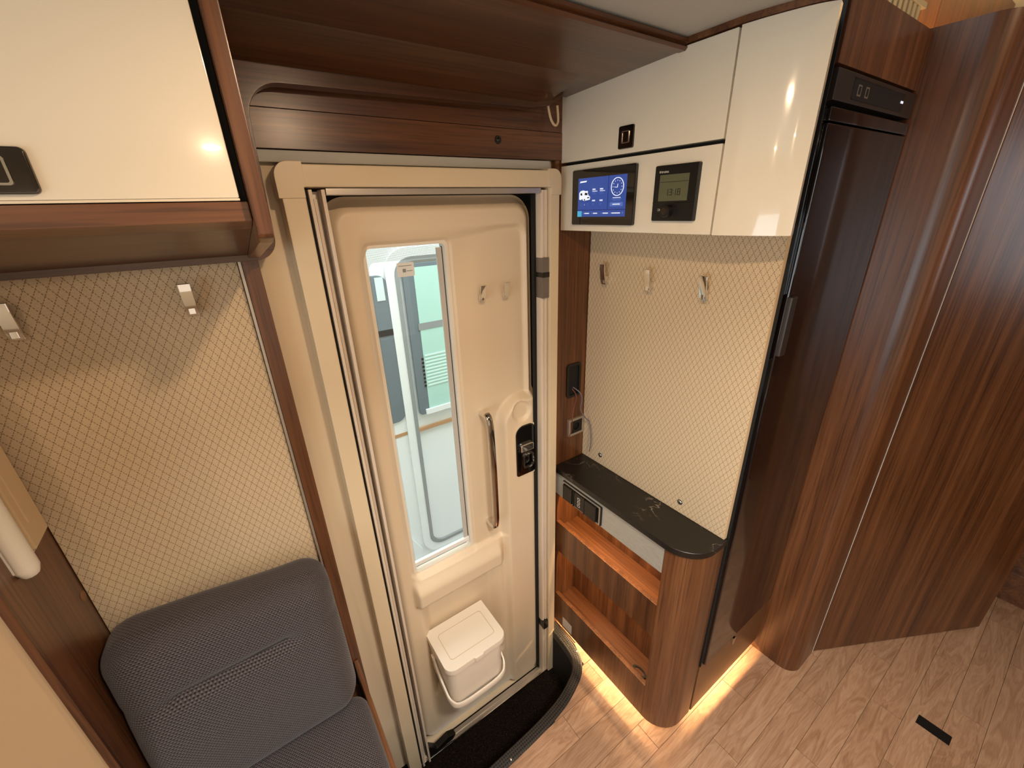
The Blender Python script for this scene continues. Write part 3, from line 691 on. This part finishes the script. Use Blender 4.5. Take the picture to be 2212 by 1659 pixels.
wp = [(.765, .8965), (.765, .462)] + [(.853 - .088 * math.cos(t * PI / 20), .462 - .088 * math.sin(t * PI / 20)) for t in range(1, 11)] + [(.904, .374), (.904, .8965)]
obj('worktop', pr(FZ(0), wp, .7358, .755, .003, 3), 'marble', label='narrow black marble-effect worktop with rounded end on the shelf unit', cat='worktop')

# fabric panel above the worktop
pb = thing('fabric_panel', (.90, .64, .755), 'beige diamond-pattern fabric wall panel above the black worktop', 'panel')
obj('padded_board', bx(.8935, .9065, .3815, .8965, .7552, 1.4925, .002), 'faby', pb)
obj('board_edge', bx(.8945, .9060, .3800, .3820, .7552, 1.4920), 'fabedge', pb)
fh = FX(.8935)
for y, z in ((.812, .790), (.512, .790)): c_ = obj('screw_cap', dome(new(), fh, y, z, .0065, 0, .003), 'chrome', pb); obj('cap_rim', disc(new(), fh, y, z, .0078, 0, .0008, .0002), 'seal', c_)
for y, w_ in ((.823, 'left one beside the walnut post'), (.674, 'middle one of three'), (.523, 'right one nearest the fridge')):
    hook(fh, y, 1.3745, 'chrome coat hook on the panel above the worktop, ' + w_, 'hooks above the worktop', .0085, .028, .026)

# ------------------------------------------------------------------ cream overhead cabinet
ca = thing('wall_cabinet', (.84, .64, 1.492), 'cream gloss overhead cabinet with rounded end door and control fascia', 'cupboard')
XC = .780; fc = FX(XC); FRC = F((XC, 0, 0), (0, -1, 0), (0, 0, 1), (-1, 0, 0))
fl = obj('flap_door', pl(fc, .4705, .8965, 1.6508, 1.8065, -.018, 0, .002, .0015), 'cream', ca)
cp = obj('control_fascia', pl(fc, .4705, .8965, 1.4925, 1.6440, -.018, 0, .002, .0015), 'cream', ca)
oe = [(v.x, v.y) for v in catmull([(.780, .4665, 0), (.7835, .440, 0), (.7895, .412, 0), (.7975, .383, 0), (.8065, .362, 0), (.8185, .3455, 0)], 4)]
ie = [(x + .016, y + .004) for x, y in oe]; ie[0] = (.797, .4665)
obj('curved_door', pr(FZ(0), oe + ie[::-1], 1.4925, 1.8075, .0012, 2), 'cream', ca, label='curved gloss end door', ang=50)
obj('bottom_board', pr(FZ(0), [(.797, .897), (.797, .4665)] + ie[1:] + [(.903, .385), (.903, .897)], 1.496, 1.508), 'cream_edge', ca)
obj('carcass', bx(.799, .904, .470, .897, 1.508, 1.808), 'seal', ca, label='dark carcass behind the doors')
oc = [(x - .0025, y - .0005) for x, y in oe]
obj('cornice', pr(FZ(0), [(.7775, .8965)] + oc + [(.903, .385), (.903, .8965)], 1.8084, 1.8178), 'wood_x', ca, label='thin walnut strip under the ceiling')
pl_ = obj('push_latch', pl(fc, .668, .708, 1.660, 1.703, 0, .0045, .004, .0015), 'darkchrome', fl, label='square smoked chrome push latch'); obj('latch_ring', ringp(new(), fc, rr(.678, .698, 1.670, 1.693, .002), rr(.680, .696, 1.672, 1.691, .002), .0042, .0058), 'chrome', pl_)

# touchscreen
ts = thing('touchscreen', (XC, .748, 1.508), 'black-framed touchscreen with blue display on the cream cabinet fascia', 'screen')
FT = F((.7715, 0, 0), (0, -1, 0), (0, 0, 1), (-1, 0, 0))
obj('housing', pl(fc, .6505, .8440, 1.5075, 1.6300, 0, .0085, .004, .0015), 'blackgloss', ts)
ds = obj('display', pl(FT, -.822, -.6715, 1.5262, 1.6112, -.0015, .0004), 'screen', ts, label='lit blue display')
def sc(name, a0, a1, b0, b1, mat, r=0., d=.0010): return obj(name, pl(FT, -a0, -a1, b0, b1, .0003, d, r), mat, ds, sm=False)
sc('left_field', .8205, .7250, 1.5425, 1.6100, 'screen'); sc('divider', .7247, .7237, 1.5425, 1.6112, 'screend'); sc('divider', .822, .6715, 1.5402, 1.5418, 'screend')
sc('menu_highlight', .822, .8080, 1.5262, 1.5390, 'screenc'); sc('info_button', .7170, .6795, 1.5478, 1.5563, 'screenl', .001); sc('button_text', .7085, .6870, 1.5512, 1.5530, 'screenw', 0, .0014)
b = new(); lo_ = [(-.8160, 1.6012), (-.7945, 1.6022), (-.7925, 1.6052), (-.8140, 1.6046)]; loft(b, [[FT(a, c, d) for a, c in lo_] for d in (.0003, .0012)]); obj('brand_mark', b, 'screenw', ds, sm=False)
ck = [(-.6975 + .0185 * math.cos(t * PI / 16), 1.5877 + .0188 * math.sin(t * PI / 16)) for t in range(32)]; ck2 = [(-.6975 + .0170 * math.cos(t * PI / 16), 1.5877 + .0173 * math.sin(t * PI / 16)) for t in range(32)]
obj('clock_ring', ringp(new(), FT, ck, ck2, .0003, .0012), 'screenw', ds, sm=False)
for t in range(12):
    a_, b_ = .6975 - .0128 * math.sin(t * PI / 6), 1.5877 + .0128 * math.cos(t * PI / 6); sc('hour_mark', a_ + .0007, a_ - .0007, b_ - .0007, b_ + .0007, 'screenw')
for (da, db) in ((.0085, .0012), (-.0012, .0070)):
    b = new(); n_ = Vector((-db, da)).normalized() * .0005; loft(b, [[FT(a, c, d) for a, c in ((-.6975 + n_.x, 1.5862 + n_.y), (-.6975 - n_.x, 1.5862 - n_.y), (-.6975 - da - n_.x, 1.5862 + db - n_.y), (-.6975 - da + n_.x, 1.5862 + db + n_.y))] for d in (.0003, .0013)]); obj('clock_hand', b, 'screenw', ds, sm=False)
for q, (a0, a1) in enumerate(((.7090, .6865), (.7130, .6835), (.7085, .6870))): sc('caption_line', a0, a1, 1.5650 - .0026 * q, 1.5662 - .0026 * q, 'screenl' if q else 'screenw')
for a0, w_ in ((.7735, .010), (.7495, .010)):
    for z, ll, hh, mm in ((1.5905, .002, .0016, 'screenl'), (1.5840, w_, .0032, 'screenw'), (1.5808, .016, .0016, 'screenw'), (1.5780, .011, .0012, 'screenl'), (1.5752, .012, .0012, 'screenl'), (1.5665, .002, .0016, 'screenl'), (1.5600, w_, .0032, 'screenw'), (1.5545, .008, .0012, 'screenl'), (1.5518, .006, .0012, 'screenl')): sc('reading', a0, a0 - ll, z, z + hh, mm)
for a0, a1 in ((.7975, .7825), (.7685, .7555), (.7375, .7215), (.7105, .6855)): sc('menu_text', a0, a1, 1.5328, 1.5348, 'screenw'); sc('menu_icon', a0 + .0052, a0 + .0020, 1.5325, 1.5352, 'screenl')
sc('menu_icon', .6800, .6765, 1.5325, 1.5358, 'screenl')
for a_ in (.8088, .7885): obj('tank_icon', ringp(new(), FT, [(-a_ + .0034 * math.cos(t * PI / 8), 1.5530 + .0034 * math.sin(t * PI / 8)) for t in range(16)], [(-a_ + .0027 * math.cos(t * PI / 8), 1.5530 + .0027 * math.sin(t * PI / 8)) for t in range(16)], .0003, .0010), 'screenl', ds, sm=False)
sc('tank_mark', .7995, .7980, 1.5520, 1.5540, 'screenw')
def poly_s(name, pts_, mat, d=.0012):
    b = new(); loft(b, [[FT(-a, c, q) for a, c in pts_] for q in (.0003, d)]); return obj(name, b, mat, ds, sm=False)
poly_s('van_shadow', [(.8120, 1.5630), (.7945, 1.5602), (.7795, 1.5612), (.7800, 1.5640), (.8100, 1.5660)], 'lcdink', .0010)
poly_s('van_picture', [(.8170, 1.5650), (.7990, 1.5618), (.7810, 1.5638), (.7800, 1.5702), (.7850, 1.5728), (.7885, 1.5775), (.7880, 1.5820), (.7900, 1.5835), (.7960, 1.5830), (.8040, 1.5850), (.8130, 1.5835), (.8172, 1.5790)], 'screenw')
poly_s('van_windscreen', [(.7985, 1.5745), (.7890, 1.5738), (.7895, 1.5785), (.7975, 1.5795)], 'lcdink', .0016); poly_s('van_side_window', [(.8125, 1.5745), (.8070, 1.5735), (.8070, 1.5785), (.8125, 1.5790)], 'lcdink', .0016); poly_s('van_grille', [(.7895, 1.5670), (.7825, 1.5675), (.7830, 1.5698), (.7890, 1.5695)], 'lcdink', .0016)
for a_ in (.8070, .7985): poly_s('van_wheel', [(a_ + .0018, 1.5628), (a_ - .0018, 1.5622), (a_ - .0016, 1.5655), (a_ + .0016, 1.5658)], 'lcdink', .0016)
# heater control
hc = thing('heater_control', (XC, .552, 1.517), 'black heating control with grey digital display and round knob on the cabinet fascia', 'control panel')
obj('housing', pl(fc, .5040, .6005, 1.5172, 1.6190, 0, .009, .003, .002), 'black', hc)
FL = F((XC - .009, 0, 0), (0, -1, 0), (0, 0, 1), (-1, 0, 0))
lc = obj('digital_display', pl(FL, -.5868, -.5216, 1.5543, 1.6018, -.001, .0005), 'lcd', hc, label='grey-green digital display')
obj('display_line', pl(FL, -.585, -.523, 1.5883, 1.5891, .0004, .0008), 'lcdink', lc)
SEG = {'1': 'bc', '3': 'abgcd', '8': 'abcdefg'}
def digit(ch, a, b, w, h):
    t = .0011
    q = {'a': (0, w, h - t, h), 'd': (0, w, 0, t), 'g': (0, w, h / 2 - t / 2, h / 2 + t / 2), 'b': (w - t, w, h / 2, h), 'c': (w - t, w, 0, h / 2), 'f': (0, t, h / 2, h), 'e': (0, t, 0, h / 2)}
    bm = new()
    for s in SEG[ch]: x0, x1, y0, y1 = q[s]; plate(bm, FL, a + x0, a + x1, b + y0, b + y1, .0004, .0009)
    obj('digit', bm, 'lcdink', lc, sm=False)
for ch, a in (('1', -.5712), ('3', -.5622), ('1', -.5532), ('8', -.5440)): digit(ch, a, 1.5645, .0062, .0115)
for z in (1.5675, 1.5725): obj('colon_dot', pl(FL, -.5538, -.5528, z, z + .001, .0004, .0009), 'lcdink', lc, sm=False)
text('maker_lettering', 'truma', FL, -.5850, 1.6052, .0070, .0003, 'print', hc); obj('emblem', ringp(new(), FL, rr(-.5892, -.5862, 1.6052, 1.6092, .0014), rr(-.5884, -.5870, 1.6060, 1.6084, .0006), .0002, .0006), 'print', hc)
obj('groove', pl(FL, -.6000, -.5045, 1.5509, 1.5516, -.0005, .0003), 'blackgloss', hc)
kn = obj('knob', disc(new(), FL, -.5600, 1.5362, .0112, 0, .014, .0015, 24), 'black', hc, label='round black turning knob'); obj('knob_cap', disc(new(), FL, -.5600, 1.5362, .0078, .013, .0143, .0005, 24), 'blackgloss', kn)
b = new(); plate(b, FL, -.5862, -.5806, 1.5395, 1.5402, .0001, .0004); plate(b, FL, -.5812, -.5806, 1.5365, 1.5395, .0001, .0004); plate(b, FL, -.5862, -.5812, 1.5365, 1.5372, .0001, .0004); obj('return_symbol', b, 'print', hc, kind='stuff')

# things on the walnut post
ro = thing('cable_outlet', (.843, .898, .99), 'black recessed cable outlet on the walnut post left of the panel', 'outlet')
fp_ = FY(.898)
obj('rim', ringp(new(), fp_, rr(.8135, .8715, .988, 1.101, .010), rr(.8215, .8635, .996, 1.093, .007), 0, .005), 'black', ro); obj('recess', pl(fp_, .8215, .8635, .996, 1.093, 0, .0006, .007), 'seal', ro)
so = thing('wall_socket', (.856, .898, .847), 'square black socket with bright frame on the walnut post, below the cable outlet', 'socket')
obj('frame', ringp(new(), fp_, rr(.8225, .8900, .8465, .9080, .002), rr(.8310, .8815, .8545, .9000, .002), 0, .008), 'alu', so)
obj('insert', ringp(new(), fp_, [(.85625 + .0252 * max(-1, min(1, 1.5 * math.cos(t * PI / 16))), .87725 + .0227 * max(-1, min(1, 1.5 * math.sin(t * PI / 16)))) for t in range(32)], [(.85625 + .0135 * math.cos(t * PI / 16), .87725 + .0135 * math.sin(t * PI / 16)) for t in range(32)], 0, .0075), 'black', so); obj('well', disc(new(), fp_, .85625, .87725, .0137, 0, .001), 'seal', so)
b = tube(new(), catmull([(.842, .896, 1.020), (.850, .874, 1.008), (.856, .868, .985), (.855, .872, .948), (.872, .868, .915), (.886, .862, .895), (.884, .850, .860), (.882, .846, .822), (.880, .848, .796)], 6), .0019)
wr = obj('dangling_wire', b, 'wire', label='grey-violet wire dangling out of the cable outlet over the fabric panel', cat='wire'); obj('stripped_end', tube(new(), [(.880, .848, .799), (.8795, .848, .790)], .0012), 'wirered', wr)
b = tube(new(), catmull([(.838, .896, 1.016), (.842, .880, .995), (.836, .882, .955), (.828, .880, .920), (.828, .882, .880), (.821, .886, .846)], 6), .0014)
obj('dangling_wire', b, 'wirered', label='thin dark red wire hanging from the cable outlet down past the socket', cat='wire')

# ------------------------------------------------------------------ fridge, drawer and column
YF = .378; ff = FY(YF)
fr_ = thing('fridge', (1.11, .60, .255), 'tall slim dark gloss fridge beside the beige panel', 'fridge')
fd = obj('door', pl(ff, .9165, 1.313, .262, 1.6695, -.02, .012, .004, .004), 'fridge', fr_)
obj('top_band', pl(ff, .9165, 1.313, 1.671, 1.693, -.02, .012, .003, .003), 'fridge', fd)
gpf = obj('door_grip', pl(ff, .9150, .9400, 1.248, 1.372, .010, .020, .003, .003), 'fridgepanel', fd, label='dark grey recessed grip')
obj('hinge_strip', bx(.9092, .9158, .374, .395, .262, 1.24, .001), 'blackgloss', fr_); obj('hinge_strip', bx(.9092, .9158, .374, .395, 1.376, 1.693, .001), 'blackgloss', fr_)
cpn = obj('control_panel', pl(ff, .9165, 1.313, 1.7015, 1.7475, -.02, .010, .003, .002), 'fridgepanel', fr_, label='control panel with small display')
obj('display', pl(ff, .985, 1.245, 1.7085, 1.7400, .0095, .0108, .002), 'black', cpn); obj('display_edge', pl(ff, .985, 1.245, 1.7390, 1.7402, .0100, .0120), 'blackgloss', cpn)
for a_ in (1.005, 1.040): obj('fridge_symbol', ringp(new(), ff, rr(a_, a_ + .016, 1.7150, 1.7320, .001), rr(a_ + .003, a_ + .014, 1.7175, 1.7295, .001), .0106, .0112), 'greystrap', cpn)
obj('indicator', pl(ff, 1.228, 1.241, 1.7235, 1.7275, .0106, .0114), 'screenw', cpn)
obj('housing', bx(.9068, 1.3145, .396, .90, .255, 1.752), 'seal', fr_)
tp_ = obj('cover_panel', pl(ff, .9165, 1.3145, 1.7535, 1.857, -.018, .006, 0, .001), 'wood_z', fr_, label='walnut panel above the fridge')
obj('side_cheek', bx(.9068, .9090, .374, .90, .255, 1.857, .0005), 'seal', fr_)
dw = thing('drawer', (1.11, .37, .043), 'plain bronze-brown drawer under the dark fridge', 'drawer')
obj('front', pl(ff, .9068, 1.3145, .043, .252, -.016, .002, 0, .001), 'bronze', dw)
lv = obj('lever', pr(ff, [(1.088, .212), (1.096, .212), (1.104, .236), (1.098, .240), (1.088, .238)], .002, .010, .001), 'chrome', dw, label='small metal turn catch'); obj('box', bx(.9068, 1.3145, .46, .88, .10, .25), 'black', dw)
obj('light_strip', bx(.93, 1.29, .432, .440, .079, .0845), 'led', dw)
obj('floor_plinth', bx(.9068, 1.3145, .47, .48, 0, .10), 'black', dw)

co = thing('partition_column', (1.39, .32, 0), 'walnut partition with rounded corner standing right of the fridge', 'partition')
ca_ = [(1.3165, .90), (1.3165, .290)] + [(1.3665 - .050 * math.cos(t * PI / 16), .290 - .050 * math.sin(t * PI / 16)) for t in range(1, 9)] + [(1.468, .240), (1.468, .262), (1.345, .262), (1.345, .90)]
obj('column_skin', pr(FZ(0), ca_, .0, 1.862), 'wood_z', co, ang=50)
obj('seam_strip', bx(1.4682, 1.4704, .2388, .262, 0, 2.149, .0003), 'print', co, label='thin bright seam strip')
bd = thing('washroom_wall', (1.77, .08, 0), 'angled walnut washroom wall right of the column', 'partition')
p0, p1 = Vector((1.4705, .238, 0)), Vector((2.085, -.090, 0)); dd = (p1 - p0).normalized(); nn = Vector((dd.y, -dd.x, 0))
fo = F(p0, dd, (0, 0, 1), nn)
obj('panel', pl(fo, 0, (p1 - p0).length, .004, 2.149, -.022, 0, 0, .003), 'wood_z', bd)
bb_ = thing('bed_base', (2.5, -.1, 0), 'dark walnut bed base beyond the washroom wall at the right edge', 'bed')
obj('front', bx(2.36, 2.40, -1.2, .9, 0, .62, .003), 'wood_x', bb_); obj('plinth_ledge', bx(2.33, 2.36, -1.2, .9, 0, .14, .003), 'wood_x', bb_); obj('top', bx(2.36, 2.94, -1.2, .9, .62, .66, .003), 'wood_x', bb_)
# lit niche over the fridge
ni = thing('lit_niche', (1.6, .8, 1.86), 'warm lit walnut niche panels above the fridge', 'panel')
obj('niche_back', bx(1.345, 1.7615, .500, .52, 1.80, 2.149), 'wood_z', ni); obj('niche_back', bx(1.7645, 2.5, .500, .52, 1.80, 2.149), 'wood_z', ni); obj('niche_seam', bx(1.7610, 1.7650, .506, .53, 1.80, 2.149), 'seal', ni)
obj('niche_floor', bx(1.35, 2.5, .31, .499, 1.78, 1.80), 'wood_x', ni)
vg = thing('vent_grille', (1.17, .44, 1.858), 'ivory slotted vent grille on top of the fridge cabinet', 'vent')
obj('frame', bx(.93, 1.34, .41, .56, 1.858, 1.868, .001), 'ivory', vg)
for i in range(15): obj('fin', bx(.94 + .026 * i, .955 + .026 * i, .405, .412, 1.858, 1.905), 'ivory', vg)
obj('backing', bx(.93, 1.34, .420, .425, 1.868, 1.905), 'black', vg); obj('cap', bx(.93, 1.34, .402, .56, 1.905, 1.915, .001), 'ivory', vg)
obj('floor_slot', bx(1.478, 1.515, -.128, -.050, .0, .0015), 'black', label='short dark slot set in the wood floor', cat='slot')

# ------------------------------------------------------------------ outside: hall floor and the neighbouring vehicle
obj('ground', bx(-3, 5, 1.0, 6, -.75, -.70), 'ground', kind='structure')
nv = thing('neighbouring_camper', (1.2, 2.2, -.7), 'white camper parked outside, seen through the door window', 'camper')
YN = 2.02; fn_ = FY(YN)
obj('body', bx(-1.2, 3.4, YN, 2.5, -.55, 2.2, .02), 'white', nv)
def rl(a0, a1, b0, b1, r, w, d, name, mat, lab=None): return obj(name, ringp(new(), fn_, rr(a0, a1, b0, b1, r), rr(a0 + w, a1 - w, b0 + w, b1 - w, r - w * .6), 0, d), mat, nv, label=lab)
rl(.655, 1.40, -.47, 1.395, .11, .045, .012, 'door_frame', 'white', 'white rounded door frame'); rl(.700, 1.36, -.425, 1.352, .09, .020, .016, 'door_gasket', 'grey', 'grey door gasket')
dwn = obj('side_window', pl(fn_, .535, .660, .50, 1.28, 0, .010, .05, .004), 'darkglass', nv, label='dark tinted side window'); obj('window_bar', pl(fn_, .545, .655, .985, 1.015, .010, .013), 'black', dwn); obj('window_blind', pl(fn_, .600, .640, 1.16, 1.27, .010, .012), 'slat', dwn)
wf = obj('door_window', pl(fn_, .735, 1.02, .505, 1.320, .012, .020, .02, .004), 'darkglass', nv, label='door window with teal pane')
obj('window_sill', pl(fn_, .770, 1.02, .505, .535, .018, .030, .004), 'white', wf); obj('pane', pl(fn_, .793, .985, .535, 1.300, .019, .022), 'teal', wf); obj('pane_bar', pl(fn_, .785, .985, .985, 1.020, .0215, .024), 'grey', wf)
for i in range(10): obj('louvre_slat', pl(fn_, .800, .975, .668 + .019 * i, .676 + .019 * i, .0215, .025), 'slat', wf)
for i in range(8): obj('louvre_tip', pl(fn_, .781, .793, .668 + .022 * i, .679 + .022 * i, .0195, .023), 'black', wf)
obj('side_stripe', pl(fn_, .72, 1.34, .405, .425, .0, .0135), 'orange', nv); obj('side_stripe', pl(fn_, -1.2, .655, .405, .425, 0, .002), 'orange', nv)
obj('door_knob', dome(new(), fn_, .775, 1.292, .016, .02, .010, 16), 'white', nv)
obj('wing_panel', pr(fn_, [(.45, -.55), (.62, -.55), (.64, -.40), (.56, -.25), (.45, -.05)], .0, .02, .003), 'white', nv)

# lamps of the place that belong to things: niche light and the strips under the units
light('AREA', 'under_unit_strip', (.848, .67, .078), 1.7, (1, .64, .32), .008, .40, aim=(.748, .67, 0)).rotation_euler = (0, math.radians(52), 0)
light('AREA', 'under_drawer_strip', (1.11, .432, .078), 1.7, (1, .64, .32), .36, .008, aim=(1.11, .33, 0))
light('AREA', 'upper_pocket_strip', (.800, .68, .708), 2.1, (1, .62, .30), .006, .40, aim=(.815, .68, .5)).rotation_euler = (0, math.radians(28), 0)
light('AREA', 'lower_pocket_strip', (.800, .68, .478), 2.1, (1, .62, .30), .006, .40, aim=(.815, .68, .1)).rotation_euler = (0, math.radians(28), 0)
light('AREA', 'niche_strip', (1.95, .40, 1.815), 4.5, (1, .60, .26), 1.0, .02, aim=(1.95, .49, 1.90))
